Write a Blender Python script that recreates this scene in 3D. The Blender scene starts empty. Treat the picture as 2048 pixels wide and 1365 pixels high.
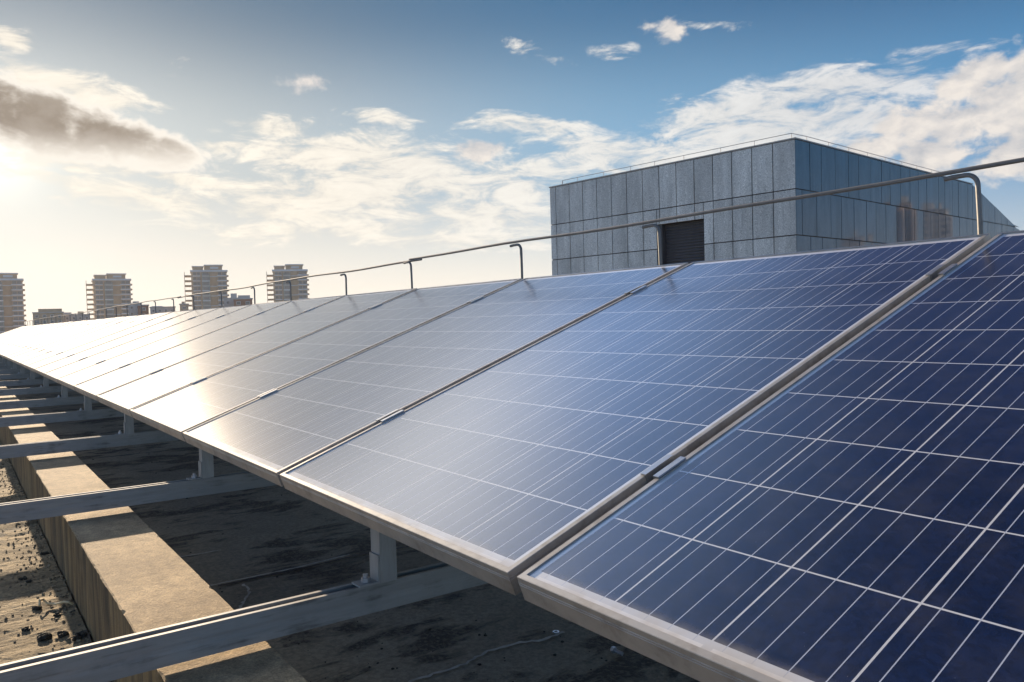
import bpy, bmesh, math, random
from mathutils import Vector, Matrix, Euler, noise as mnoise
random.seed(7)
R = math.radians
scene = bpy.context.scene
COL = scene.collection

# ------------------------------------------------------------------ camera
cam_d = bpy.data.cameras.new("camera")
cam = bpy.data.objects.new("camera", cam_d)
COL.objects.link(cam)
cam_d.sensor_width = 36.0
cam_d.lens = 1575.12 / 2048 * 36
cam_d.shift_x = 27.62 / 2048
cam_d.shift_y = 7.45 / 2048
cam_d.clip_start = 0.02
cam_d.clip_end = 20000
cam.location = (0.93869, -0.66434, 0.37936)
cam.rotation_euler = (1.536552, 0.02801, 0.963368)
scene.camera = cam

# ------------------------------------------------------------------ light
SUN_EL = R(11.5)
SUN_AZ = (-0.99920, 0.0400)                       # horizontal direction of the sun
SUN = Vector((SUN_AZ[0] * math.cos(SUN_EL), SUN_AZ[1] * math.cos(SUN_EL), math.sin(SUN_EL)))
sd = bpy.data.lights.new("sun", 'SUN')
sd.energy = 4.6
sd.angle = R(0.5)
sd.color = (1.0, 0.80, 0.57)
so = bpy.data.objects.new("sun", sd)
COL.objects.link(so)
so.rotation_euler = (-SUN).to_track_quat('-Z', 'Y').to_euler()
so.location = SUN * 50

vs = scene.view_settings
vs.view_transform = 'Standard'
vs.look = 'None'
vs.gamma = 1
vs.exposure = 1.35
scene.cycles.sample_clamp_direct = 0.44
scene.cycles.sample_clamp_indirect = 0.40

# ------------------------------------------------------------------ node helper
class G:
    def __init__(s, nt):
        s.nt = nt
    def add(s, typ, **props):
        n = s.nt.nodes.new(typ)
        for k, v in props.items():
            setattr(n, k, v)
        return n
    def put(s, sock, v):
        if isinstance(v, bpy.types.NodeSocket):
            s.nt.links.new(v, sock)
        elif v is not None:
            if hasattr(sock.default_value, '__len__') and not hasattr(v, '__len__'):
                v = (v,) * len(sock.default_value)
            if hasattr(v, '__len__') and hasattr(sock.default_value, '__len__') and len(sock.default_value) == 4 and len(v) == 3:
                v = tuple(v) + (1,)
            sock.default_value = v
    def m(s, op, a, b=None, c=None, clamp=False):
        n = s.add('ShaderNodeMath', operation=op, use_clamp=clamp)
        s.put(n.inputs[0], a); s.put(n.inputs[1], b)
        if c is not None: s.put(n.inputs[2], c)
        return n.outputs[0]
    def v(s, op, a, b=None, scale=None):
        n = s.add('ShaderNodeVectorMath', operation=op)
        s.put(n.inputs[0], a)
        if b is not None: s.put(n.inputs[1], b)
        if scale is not None: s.put(n.inputs['Scale'], scale)
        return n.outputs['Value'] if op in ('DOT_PRODUCT', 'LENGTH', 'DISTANCE') else n.outputs[0]
    def xyz(s, vec):
        n = s.add('ShaderNodeSeparateXYZ'); s.put(n.inputs[0], vec)
        return n.outputs
    def comb(s, x, y, z=0.0):
        n = s.add('ShaderNodeCombineXYZ')
        s.put(n.inputs[0], x); s.put(n.inputs[1], y); s.put(n.inputs[2], z)
        return n.outputs[0]
    def mapp(s, vec, loc=(0, 0, 0), rot=(0, 0, 0), scale=(1, 1, 1), typ='POINT'):
        n = s.add('ShaderNodeMapping', vector_type=typ)
        s.put(n.inputs[0], vec)
        s.put(n.inputs['Location'], loc); s.put(n.inputs['Rotation'], rot); s.put(n.inputs['Scale'], scale)
        return n.outputs[0]
    def noise(s, vec, scale=5, detail=4, rough=0.5, lac=2.0, dist=0.0, color=False):
        n = s.add('ShaderNodeTexNoise')
        s.put(n.inputs['Vector'], vec)
        n.inputs['Scale'].default_value = scale; n.inputs['Detail'].default_value = detail
        n.inputs['Roughness'].default_value = rough; n.inputs['Lacunarity'].default_value = lac
        n.inputs['Distortion'].default_value = dist
        return n.outputs['Color' if color else 'Fac']
    def vor(s, vec, scale=5, feature='F1', out='Distance'):
        n = s.add('ShaderNodeTexVoronoi', feature=feature)
        s.put(n.inputs['Vector'], vec); n.inputs['Scale'].default_value = scale
        return n.outputs[out]
    def ss(s, x, lo, hi, a=0.0, b=1.0, typ='SMOOTHSTEP'):
        n = s.add('ShaderNodeMapRange', interpolation_type=typ)
        n.clamp = True
        s.put(n.inputs[0], x); s.put(n.inputs[1], lo); s.put(n.inputs[2], hi); s.put(n.inputs[3], a); s.put(n.inputs[4], b)
        return n.outputs[0]
    def mix(s, f, a, b, blend='MIX'):
        n = s.add('ShaderNodeMix', data_type='RGBA', blend_type=blend)
        s.put(n.inputs[0], f); s.put(n.inputs[6], a); s.put(n.inputs[7], b)
        return n.outputs[2]
    def mixv(s, f, a, b):
        n = s.add('ShaderNodeMix', data_type='FLOAT')
        s.put(n.inputs[0], f); s.put(n.inputs[2], a); s.put(n.inputs[3], b)
        return n.outputs[0]

# ------------------------------------------------------------------ sky
world = bpy.data.worlds.new("World")
scene.world = world
world.use_nodes = True
nt = world.node_tree
nt.nodes.clear()
g = G(nt)
wout = g.add('ShaderNodeOutputWorld')
bg = g.add('ShaderNodeBackground')
bg.inputs['Strength'].default_value = 0.10
nt.links.new(bg.outputs[0], wout.inputs[0])
sky = g.add('ShaderNodeTexSky', sky_type='NISHITA')
sky.sun_disc = False
sky.sun_elevation = SUN_EL
sky.sun_rotation = math.atan2(SUN_AZ[0], SUN_AZ[1])
sky.altitude = 30
sky.air_density = 1.0
sky.dust_density = 1.2
sky.ozone_density = 2.0
HD = Vector((-math.sin(0.963368), math.cos(0.963368), 0))     # heading the cloud bearings are measured from
HR = Vector((math.cos(0.963368), math.sin(0.963368), 0))
D = g.add('ShaderNodeTexCoord').outputs['Generated']
bear = g.m('ARCTAN2', g.v('DOT_PRODUCT', D, HR), g.v('DOT_PRODUCT', D, HD))
elev = g.m('ARCSINE', g.xyz(D)[2])
P = g.comb(bear, elev, 0.0)
warp = g.v('SCALE', g.v('SUBTRACT', g.noise(P, 16, 3, 0.55, color=True), (0.5, 0.5, 0.5)), scale=0.045)
PW = g.v('ADD', P, g.v('MULTIPLY', warp, (1.0, 0.45, 0.0)))
SHEET = [(-0.1406, 0.2484, 0.0524, 0.0117, -0.131, 0.8), (-0.2615, 0.2373, 0.0592, 0.0138, -0.075, 0.9), (-0.3315, 0.2119, 0.0461, 0.0101, 0.142, 0.8), (-0.1547, 0.1984, 0.175, 0.0372, -0.064, 1), (-0.1866, 0.1594, 0.2062, 0.0302, 0.054, 1), (-0.2536, 0.1352, 0.1213, 0.0144, -0.055, 0.9), (-0.0256, 0.13, 0.1758, 0.0248, -0.069, 0.9), (-0.0581, 0.0998, 0.164, 0.0162, -0.03, 0.8), (0.0467, 0.2356, 0.0874, 0.0142, -0.08, 0.95), (0.1333, 0.2032, 0.1098, 0.0238, -0.131, 0.9), (0.2123, 0.1806, 0.1058, 0.0238, -0.075, 0.8), (0.3017, 0.2284, 0.1095, 0.0316, 0.029, 1), (0.3909, 0.2435, 0.1165, 0.0275, -0.033, 0.95), (0.4638, 0.239, 0.0705, 0.0206, -0.326, 0.7), (-0.3934, 0.1755, 0.0992, 0.0114, -0.188, 0.9), (-0.4607, 0.1831, 0.1162, 0.0137, -0.065, 0.9), (-0.5016, 0.2638, 0.094, 0.0221, -0.129, 1), (-0.4577, 0.2553, 0.0613, 0.0161, -0.1, 0.9), (-0.5373, 0.3064, 0.0283, 0.0152, -0.087, 1), (-0.3695, 0.2961, 0.030, 0.008, 0.009, 0.62), (-0.3808, 0.2845, 0.026, 0.007, -0.027, 0.62), (0.0554, 0.319, 0.050, 0.0085, -0.314, 0.70), (0.1484, 0.3144, 0.034, 0.0105, -0.105, 0.65), (0.2747, 0.3339, 0.0465, 0.0084, -0.214, 0.7), (0.5225, 0.2695, 0.0549, 0.0101, -0.11, 0.62), (-0.3445, 0.1658, 0.0631, 0.0092, 0.096, 0.7), (-0.5106, 0.1667, 0.079, 0.0108, -0.142, 0.8), (0.0067, 0.1569, 0.1255, 0.0246, -0.038, 0.8), (0.0686, 0.1148, 0.0997, 0.0186, -0.041, 0.8), (-0.12, 0.165, 0.21, 0.050, 0.0, 0.95), (0.02, 0.175, 0.16, 0.035, 0.05, 0.85), (-0.16, 0.115, 0.22, 0.022, 0.0, 0.8), (0.17, 0.19, 0.13, 0.035, 0.05, 0.9), (0.36, 0.215, 0.17, 0.045, 0.02, 1), (0.45, 0.245, 0.10, 0.028, 0.05, 0.8), (-0.42, 0.15, 0.12, 0.02, -0.1, 0.85),
         (-1.3, 0.25, 0.5, 0.07, 0.0, 0.9), (1.4, 0.3, 0.5, 0.06, 0.1, 0.85), (2.6, 0.22, 0.5, 0.08, 0.0, 0.8), (-2.2, 0.4, 0.4, 0.08, 0.1, 0.7)]
CUMU = [(-0.2361, 0.2855, 0.044, 0.013, 0.099, 0.62), (0.2186, 0.3322, 0.036, 0.016, -0.254, 0.75), (0.5501, 0.2350, 0.040, 0.022, 0.30, 1), (0.5958, 0.2443, 0.035, 0.026, 0.22, 1), (0.5124, 0.1951, 0.080, 0.030, -0.03, 1), (0.5725, 0.2044, 0.055, 0.036, -0.1, 1), (-0.0201, 0.2102, 0.034, 0.0144, -0.026, 0.7), (0.4731, 0.1758, 0.09, 0.022, 0.0, 0.9), (0.5899, 0.1791, 0.06, 0.036, -0.1, 1), (0.74, 0.2, 0.14, 0.06, 0, 1), (0.50, 0.160, 0.09, 0.024, 0, 0.8), (0.58, 0.145, 0.06, 0.024, 0, 0.8)]
DARK = [(-0.5330, 0.2280, 0.085, 0.034, -0.10, 1), (-0.4800, 0.2170, 0.095, 0.030, -0.14, 1), (-0.4200, 0.2060, 0.065, 0.020, -0.20, 0.95), (-0.5560, 0.2480, 0.036, 0.025, -0.085, 1), (-0.66, 0.235, 0.1, 0.035, 0, 1)]
def blobs(vec, lst, inner=0.35, outer=1.35):
    acc = None
    for (cx, cy, hx, hy, rot, w) in lst:
        q = g.mapp(vec, (cx, cy, 0), (0, 0, rot), (hx, hy, 1), 'TEXTURE')
        d = g.ss(g.v('LENGTH', q), inner, outer, w, 0.0)
        acc = d if acc is None else g.m('MAXIMUM', acc, d)
    return acc
cosun = g.m('MAXIMUM', g.v('DOT_PRODUCT', D, tuple(SUN)), 0.0)
ang = g.m('ARCCOSINE', g.m('MINIMUM', cosun, 0.99999))
glow_w = g.m('POWER', cosun, 10.0)
glow_m = g.m('POWER', cosun, 70.0)
glow_s = g.m('POWER', cosun, 900.0)
tl = g.ss(ang, 0.20, 0.75, 1.0, 0.0)              # towards the sun
tr = g.ss(ang, 0.55, 1.25, 0.0, 1.0)              # away from it
def tri(left, mid, right):
    return g.mix(tr, g.mix(tl, mid + (1,), left + (1,)), right + (1,))
c_h = tri((1.12, 1.05, 0.94), (1.08, 1.03, 0.93), (0.58, 0.68, 0.76))
c_m = tri((0.58, 0.65, 0.68), (0.27, 0.50, 0.72), (0.08, 0.33, 0.64))
c_z = tri((0.115, 0.205, 0.31), (0.050, 0.185, 0.37), (0.012, 0.105, 0.28))
own = g.mix(g.ss(elev, 0.005, 0.20), c_h, c_m)
own = g.mix(g.ss(elev, 0.20, 0.385), own, c_z)
# unseen upper sky brightened above the sun for panel reflections, deep blue elsewhere
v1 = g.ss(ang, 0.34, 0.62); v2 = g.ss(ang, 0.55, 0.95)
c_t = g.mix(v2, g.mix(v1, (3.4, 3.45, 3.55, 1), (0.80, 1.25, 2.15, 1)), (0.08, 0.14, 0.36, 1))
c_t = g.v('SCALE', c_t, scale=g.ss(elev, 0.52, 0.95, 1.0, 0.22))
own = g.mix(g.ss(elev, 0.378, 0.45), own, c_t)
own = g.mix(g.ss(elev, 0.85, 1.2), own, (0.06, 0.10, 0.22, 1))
rear = g.m('ADD', 1.0, g.m('MULTIPLY', g.ss(g.v('DOT_PRODUCT', D, HD), 0.30, -0.35, 0.0, 1.3), g.ss(elev, 0.9, 0.4)))  # unseen sky behind the camera brightened as added fill light
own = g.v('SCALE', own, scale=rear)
# Nishita, its huge range near the sun rolled off
lum = g.v('DOT_PRODUCT', sky.outputs[0], (0.2126, 0.7152, 0.0722))
nis = g.v('SCALE', sky.outputs[0], scale=g.m('DIVIDE', 0.010, g.m('ADD', 1.0, g.m('DIVIDE', lum, 6.0))))
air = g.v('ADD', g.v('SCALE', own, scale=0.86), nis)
air = g.v('ADD', air, g.v('SCALE', (1.0, 0.90, 0.74), scale=g.m('ADD', g.m('MULTIPLY', glow_m, 0.18), g.m('MULTIPLY', g.m('POWER', cosun, 22.0), 0.08))))
air = g.v('ADD', air, g.v('SCALE', (1.0, 0.92, 0.75), scale=g.m('MULTIPLY', glow_s, 0.6)))
# streaky high sheet
st = g.noise(g.mapp(P, (3.1, 1.7, 0), (0, 0, 0.06), (13, 40, 1)), 1.0, 11, 0.62, 2.15, 0.7)
st2 = g.noise(g.mapp(P, (1.1, 4.7, 0), (0, 0, -0.35), (60, 200, 1)), 1.0, 5, 0.6)
stn = g.m('ADD', g.m('MULTIPLY', st, 0.82), g.m('MULTIPLY', st2, 0.18))
smask = blobs(PW, SHEET, 0.15, 1.75)
sval = g.m('ADD', smask, g.m('MULTIPLY', g.m('MULTIPLY', g.m('SUBTRACT', stn, 0.51), 3.4), g.ss(smask, 0.0, 0.35)))
sden = g.m('MULTIPLY', g.ss(sval, 0.28, 1.0), 0.88)
scol = tri((1.08, 0.99, 0.85), (0.93, 0.90, 0.84), (0.74, 0.75, 0.77))
scol = g.v('SCALE', scol, scale=g.ss(stn, 0.35, 0.70, 0.86, 1.06))
air = g.mix(sden, air, scol)
# heaped clouds
cn = g.noise(g.mapp(P, (7.3, 2.2, 0), (0, 0, 0), (24, 36, 1)), 1.0, 10, 0.57, 2.1, 0.2)
cn_up = g.noise(g.mapp(P, (7.3 + 0.14, 2.2 - 0.30, 0), (0, 0, 0), (24, 36, 1)), 1.0, 5, 0.5, 2.1, 0.25)
cmask = blobs(PW, CUMU, 0.1, 1.75)
cval = g.m('ADD', cmask, g.m('MULTIPLY', g.m('MULTIPLY', g.m('SUBTRACT', cn, 0.5), 2.1), g.ss(cmask, 0.0, 0.35)))
cden = g.ss(cval, 0.32, 0.80)
clit = g.m('ADD', 0.62, g.m('MULTIPLY', g.m('SUBTRACT', cn, cn_up), 2.6), clamp=True)
ccol = g.mix(clit, (0.52, 0.53, 0.56, 1), (0.90, 0.83, 0.76, 1))
air = g.mix(g.m('MULTIPLY', cden, 0.93), air, ccol)
# thick back-lit cloud in front of the sun
dn = g.noise(g.mapp(P, (2.3, 8.2, 0), (0, 0, 0.1), (27, 40, 1)), 1.0, 10, 0.55, 2.1, 0.2)
dmask = blobs(PW, DARK, 0.3, 1.7)
dval = g.m('ADD', dmask, g.m('MULTIPLY', g.m('MULTIPLY', g.m('SUBTRACT', dn, 0.5), 1.7), g.ss(dmask, 0.0, 0.35)))
dden = g.ss(dval, 0.20, 0.52)
dcore = g.m('MULTIPLY', g.ss(dval, 0.44, 1.02), g.m('MULTIPLY', g.ss(dn, 0.3, 0.7, 1.0, 0.80), g.ss(elev, 0.184, 0.224, 0.15, 1.0)))
dcol = g.mix(dcore, (1.02, 0.95, 0.85, 1), (0.27, 0.215, 0.165, 1))
air = g.mix(dden, air, dcol)
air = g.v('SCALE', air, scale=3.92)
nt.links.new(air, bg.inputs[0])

# ------------------------------------------------------------------ materials
def mat(name):
    m = bpy.data.materials.new(name)
    m.use_nodes = True
    nt = m.node_tree
    b = nt.nodes['Principled BSDF']
    return m, G(nt), b

def objc(g):
    return g.add('ShaderNodeTexCoord').outputs['Object']
def posc(g):
    return g.add('ShaderNodeNewGeometry').outputs['Position']

def bump(g, b, h, strength=0.3, dist=0.01):
    n = g.add('ShaderNodeBump')
    n.inputs['Strength'].default_value = strength
    n.inputs['Distance'].default_value = dist
    g.put(n.inputs['Height'], h)
    g.put(b.inputs['Normal'], n.outputs[0])

def metal(name, base, dirt, rough=0.45, metallic=0.85, streak=(40, 40, 40), dirt_lo=0.52, dirt_hi=0.75, amt=0.7):
    m, g, b = mat(name)
    p = posc(g)
    n1 = g.noise(g.v('MULTIPLY', p, streak), 1.0, 6, 0.65)
    n2 = g.noise(p, 9, 6, 0.6)
    f = g.m('MULTIPLY', g.ss(g.m('ADD', g.m('MULTIPLY', n1, 0.6), g.m('MULTIPLY', n2, 0.4)), dirt_lo, dirt_hi), amt)
    shade = g.v('SCALE', base, scale=g.ss(n1, 0.25, 0.75, 0.82, 1.1))
    g.put(b.inputs['Base Color'], g.mix(f, shade, dirt))
    g.put(b.inputs['Metallic'], g.m('MULTIPLY', metallic, g.m('SUBTRACT', 1.0, f)))
    g.put(b.inputs['Roughness'], g.m('ADD', rough, g.m('MULTIPLY', g.m('SUBTRACT', n2, 0.45), 0.35)))
    bump(g, b, n1, 0.15, 0.002)
    return m

M = {}
M['frame'] = metal('anodised aluminium', (0.47, 0.435, 0.38), (0.12, 0.092, 0.064), 0.40, 0.35, (25, 25, 25), 0.40, 0.72, 0.8)
M['clamp'] = metal('clamp aluminium', (0.45, 0.45, 0.45), (0.2, 0.17, 0.14), 0.36, 0.85, (60, 60, 60), 0.55, 0.8, 0.5)
M['galv'] = metal('galvanised steel', (0.28, 0.275, 0.258), (0.06, 0.05, 0.04), 0.58, 0.3, (60, 5, 60), 0.50, 0.68, 0.85)
M['post'] = metal('weathered galvanised post', (0.33, 0.33, 0.315), (0.16, 0.14, 0.11), 0.6, 0.45, (60, 60, 9), 0.50, 0.78, 0.8)
M['rod'] = metal('weathered steel rod', (0.20, 0.19, 0.175), (0.10, 0.07, 0.05), 0.6, 0.4, (20, 60, 60), 0.5, 0.75, 0.7)
M['wire'] = metal('grey wire', (0.30, 0.30, 0.31), (0.15, 0.13, 0.12), 0.5, 0.6)
M['bolt'] = metal('bolt steel', (0.45, 0.45, 0.46), (0.15, 0.09, 0.05), 0.45, 0.8, (90, 90, 90), 0.5, 0.7, 0.7)

# --- module face: 6 x 10 polycrystalline cells under textured glass
PW_, PL_ = 0.992, 1.650
CW = 0.156
GU, GV = 0.0026, 0.0028
MSU = (PW_ - 6 * CW - 5 * GU) / 2
MSV = (PL_ - 10 * CW - 9 * GV) / 2 - 0.003
m, g, b = mat('module glass over blue cells')
oc = objc(g)
x, y, z = g.xyz(oc)
u = g.m('SUBTRACT', x, MSU); v = g.m('SUBTRACT', y, MSV)
pu, pv = CW + GU, CW + GV
fu = g.m('FLOORED_MODULO', u, pu); fv = g.m('FLOORED_MODULO', v, pv)
def band(g, t, lo, hi):
    return g.m('MULTIPLY', g.m('GREATER_THAN', t, lo), g.m('LESS_THAN', t, hi))
incell = g.m('MULTIPLY', g.m('MULTIPLY', g.m('LESS_THAN', fu, CW), g.m('LESS_THAN', fv, CW)),
             g.m('MULTIPLY', band(g, u, 0.0, 6 * CW + 5 * GU + 1e-4), band(g, v, 0.0, 10 * CW + 9 * GV + 1e-4)))
bb = g.m('ABSOLUTE', g.m('SUBTRACT', g.m('FLOORED_MODULO', fu, CW / 4), CW / 8))
bus = g.m('MULTIPLY', g.m('LESS_THAN', bb, 0.00068), g.m('LESS_THAN', fu, CW))
bus = g.m('MULTIPLY', bus, band(g, v, -0.010, 10 * CW + 9 * GV + 0.010))
bus = g.m('MULTIPLY', bus, band(g, u, 0.0, 6 * CW + 5 * GU))
ci = g.m('FLOOR', g.m('DIVIDE', u, pu)); cj = g.m('FLOOR', g.m('DIVIDE', v, pv))
oi = g.add('ShaderNodeObjectInfo')
wn = g.add('ShaderNodeTexWhiteNoise', noise_dimensions='3D')
g.put(wn.inputs[0], g.comb(ci, cj, g.m('MULTIPLY', oi.outputs['Random'], 77.0)))
grain = g.vor(g.v('ADD', oc, g.comb(g.m('MULTIPLY', oi.outputs['Random'], 13.0), 0, 0)), 170, out='Color')
gx = g.xyz(grain)[0]
cellc = g.mix(wn.outputs[0], (0.003, 0.010, 0.040, 1), (0.0045, 0.0135, 0.052, 1))
cellc = g.v('SCALE', cellc, scale=g.ss(gx, 0.0, 1.0, 0.80, 1.25))
back = (0.62, 0.63, 0.64, 1)
rib = g.m('MULTIPLY', band(g, v, -0.0165, -0.0105),
          g.m('MULTIPLY', g.m('GREATER_THAN', g.m('FLOORED_MODULO', g.m('ADD', u, 0.006), 2 * pu), 0.014), band(g, u, 0.01, 0.93)))
col = g.mix(incell, back, cellc)
col = g.mix(bus, col, (0.46, 0.50, 0.58, 1))
col = g.mix(rib, col, (0.80, 0.79, 0.76, 1))
# dust: washed down to the lower frame, faint specks elsewhere
dn_ = g.noise(oc, 14, 5, 0.6)
dust = g.m('MULTIPLY', g.ss(y, 0.012, 0.045, 1.0, 0.0), g.ss(dn_, 0.3, 0.7, 0.15, 0.75))
spk = g.ss(g.noise(g.v('ADD', oc, g.comb(g.m('MULTIPLY', oi.outputs['Random'], 31.0), 0, 0)), 320, 2, 0.5), 0.76, 0.80)
film = g.m('MULTIPLY', g.ss(dn_, 0.35, 0.75), 0.035)
dall = g.m('MINIMUM', g.m('ADD', g.m('ADD', dust, g.m('MULTIPLY', spk, 0.30)), film), 1.0)
col = g.mix(dall, col, (0.50, 0.44, 0.35, 1))
g.put(b.inputs['Base Color'], col)
b.inputs['Specular IOR Level'].default_value = 0.0
b.inputs['Roughness'].default_value = 0.8
fr = g.add('ShaderNodeFresnel'); fr.inputs['IOR'].default_value = 1.9
def gloss(r_, c_):
    n = g.add('ShaderNodeBsdfGlossy', distribution='GGX')
    n.inputs['Color'].default_value = c_
    g.put(n.inputs['Roughness'], r_)
    return n.outputs[0]
mx1 = g.add('ShaderNodeMixShader')                 # clear pane, with a trace of dust haze on it
g.put(mx1.inputs[0], g.m('MULTIPLY', dust, 0.10))
g.put(mx1.inputs[1], gloss(0.215, (1, 1, 1, 1))); g.put(mx1.inputs[2], gloss(0.38, (1, 1, 1, 1)))
mx2 = g.add('ShaderNodeMixShader')
g.put(mx2.inputs[0], g.m('MULTIPLY', fr.outputs[0], g.m('SUBTRACT', 1.0, g.m('MULTIPLY', dust, 0.55))))
g.put(mx2.inputs[1], b.outputs[0]); g.put(mx2.inputs[2], mx1.outputs[0])
for n in m.node_tree.nodes:
    if n.type == 'OUTPUT_MATERIAL': m.node_tree.links.new(mx2.outputs[0], n.inputs['Surface'])
M['cells'] = m

def stone(name, base, rough, speck, seed, tint=0.12, joints=0.0):
    m, g, b = mat(name)
    geo = g.add('ShaderNodeNewGeometry')
    p = geo.outputs['Position']
    rnd = geo.outputs['Random Per Island']
    n1 = g.noise(p, 55, 3, 0.7)
    n2 = g.noise(g.v('MULTIPLY', p, (1.4, 1.4, 0.35)), 1.6, 6, 0.65)
    n3 = g.noise(g.v('MULTIPLY', p, (9, 9, 0.6)), 1.0, 5, 0.6)
    c = g.v('SCALE', base, scale=g.m('ADD', 1.0 - tint, g.m('MULTIPLY', rnd, 2 * tint)))
    c = g.v('SCALE', c, scale=g.ss(n1, 0.32, 0.68, 1 - speck, 1 + speck))
    c = g.v('SCALE', c, scale=g.ss(n2, 0.3, 0.7, 0.80, 1.14))
    c = g.mix(g.m('MULTIPLY', g.ss(n3, 0.55, 0.8), 0.35), c, (0.075, 0.07, 0.07, 1))
    g.put(b.inputs['Base Color'], c)
    g.put(b.inputs['Roughness'], g.m('ADD', rough, g.m('MULTIPLY', g.m('SUBTRACT', n2, 0.5), rough * 0.6)))
    if rough > 0.3:
        bump(g, b, n1, 0.2, 0.004)
    return m
M['granite'] = stone('flamed grey granite', (0.56, 0.555, 0.52), 0.6, 0.45, 1)
M['polished'] = stone('polished grey granite', (0.115, 0.15, 0.18), 0.03, 0.15, 2, 0.10)

def plain(name, base, rough=0.6, metallic=0.0, var=0.12, sc=3.0, spec=0.5):
    m, g, b = mat(name)
    p = posc(g)
    n = g.noise(p, sc, 5, 0.6)
    g.put(b.inputs['Base Color'], g.v('SCALE', base, scale=g.ss(n, 0.25, 0.75, 1 - var, 1 + var)))
    b.inputs['Roughness'].default_value = rough
    b.inputs['Metallic'].default_value = metallic
    b.inputs['Specular IOR Level'].default_value = spec
    return m
M['joint'] = plain('dark joint backing', (0.05, 0.04, 0.035), 0.9)
M['shutter'] = plain('dark shutter slats', (0.055, 0.055, 0.062), 0.5, 0.2)
M['reveal'] = plain('dark door reveal', (0.05, 0.05, 0.055), 0.7)
M['brick'] = plain('tan brick', (0.46, 0.32, 0.20), 0.85, 0, 0.18, 0.35)
M['brickred'] = plain('red brown brick', (0.27, 0.12, 0.08), 0.85, 0, 0.18, 0.35)
M['white'] = plain('white painted trim', (0.62, 0.61, 0.60), 0.7, 0, 0.08, 0.3)
M['greywall'] = plain('grey render', (0.44, 0.41, 0.375), 0.8, 0, 0.12, 0.2)
M['winglass'] = plain('dark window glass', (0.13, 0.13, 0.125), 0.25, 0, 0.2, 0.2)
M['greenglass'] = plain('greenish bay glass', (0.20, 0.23, 0.21), 0.25, 0, 0.2, 0.2)
M['darkrail'] = plain('balcony rail', (0.20, 0.19, 0.18), 0.6)
M['matte'] = plain('dark rubber', (0.018, 0.018, 0.017), 0.8)
M['cable'] = plain('yellowed cable', (0.68, 0.54, 0.30), 0.6, 0, 0.15, 40)
M['citygrass'] = plain('distant city ground', (0.09, 0.10, 0.08), 0.95, 0, 0.3, 0.01)

# --- roof surface
m, g, b = mat('weathered roof screed')
p = posc(g)
n1 = g.noise(p, 1.1, 8, 0.62)
n2 = g.noise(g.v('MULTIPLY', p, (9.0, 3.0, 3.0)), 1.0, 8, 0.65, 2.1, 0.6)
n3 = g.noise(p, 75, 4, 0.7)
n4 = g.noise(g.v('MULTIPLY', p, (3.5, 0.8, 1)), 1.0, 5, 0.6)
c = g.mix(g.ss(n1, 0.3, 0.7), (0.185, 0.162, 0.112, 1), (0.32, 0.278, 0.19, 1))
c = g.mix(g.m('MULTIPLY', g.ss(n2, 0.45, 0.8), 0.45), c, (0.42, 0.355, 0.24, 1))
moss = g.m('MULTIPLY', g.ss(g.m('ADD', g.m('MULTIPLY', n2, 0.55), g.m('MULTIPLY', g.noise(p, 2.3, 6, 0.65), 0.55)), 0.545, 0.62), 0.93)
moss = g.m('MULTIPLY', moss, g.ss(n3, 0.36, 0.56, 0.35, 1.0))
c = g.mix(moss, c, (0.020, 0.021, 0.017, 1))
c = g.v('SCALE', c, scale=g.ss(n3, 0.3, 0.7, 0.72, 1.22))
g.put(b.inputs['Base Color'], c)
b.inputs['Roughness'].default_value = 0.92
hh = g.m('ADD', g.m('MULTIPLY', n3, 0.4), g.m('ADD', g.m('MULTIPLY', moss, 0.5), g.m('MULTIPLY', n2, 0.8)))
bump(g, b, hh, 0.7, 0.010)
M['roof'] = m
# --- sun bleached strip outside the kerb carries the same screed with more chalk and grit
m, g, b = mat('chalky gritty screed')
p = posc(g)
n1 = g.noise(g.v('MULTIPLY', p, (9, 2.4, 3)), 1.0, 8, 0.66, 2.1, 0.5)
n3 = g.noise(p, 95, 4, 0.7)
n4 = g.noise(p, 5, 7, 0.68)
c = g.mix(g.ss(n1, 0.32, 0.7), (0.15, 0.108, 0.052, 1), (0.39, 0.29, 0.15, 1))
blk = g.m('MULTIPLY', g.ss(n4, 0.57, 0.66), 0.85)
c = g.mix(blk, c, (0.04, 0.037, 0.030, 1))
c = g.v('SCALE', c, scale=g.ss(n3, 0.3, 0.7, 0.65, 1.3))
g.put(b.inputs['Base Color'], c)
b.inputs['Roughness'].default_value = 0.95
bump(g, b, g.m('ADD', n3, g.m('MULTIPLY', n1, 1.2)), 0.8, 0.008)
M['grit'] = m

# --- concrete kerb
m, g, b = mat('aged concrete')
p = posc(g)
px, py, pz = g.xyz(p)
n1 = g.noise(p, 3.2, 7, 0.62)
n3 = g.noise(p, 210, 3, 0.75)
n5 = g.noise(g.v('MULTIPLY', p, (11, 11, 1.5)), 1.0, 9, 0.68, 2.0, 0.8)
c = g.mix(g.ss(n1, 0.3, 0.7), (0.27, 0.185, 0.090, 1), (0.47, 0.335, 0.175, 1))
c = g.v('SCALE', c, scale=g.ss(g.noise(p, 26, 7, 0.7), 0.3, 0.7, 0.72, 1.22))
c = g.v('SCALE', c, scale=g.ss(n3, 0.3, 0.7, 0.66, 1.28))
pit = g.ss(g.noise(p, 60, 5, 0.7), 0.66, 0.72)
c = g.mix(g.m('MULTIPLY', pit, 0.6), c, (0.12, 0.10, 0.075, 1))
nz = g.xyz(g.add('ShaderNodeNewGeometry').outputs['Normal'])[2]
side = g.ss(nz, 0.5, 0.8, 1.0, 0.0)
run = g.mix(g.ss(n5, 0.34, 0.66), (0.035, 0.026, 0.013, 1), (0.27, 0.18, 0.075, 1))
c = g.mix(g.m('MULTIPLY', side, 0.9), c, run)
g.put(b.inputs['Base Color'], c)
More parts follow.
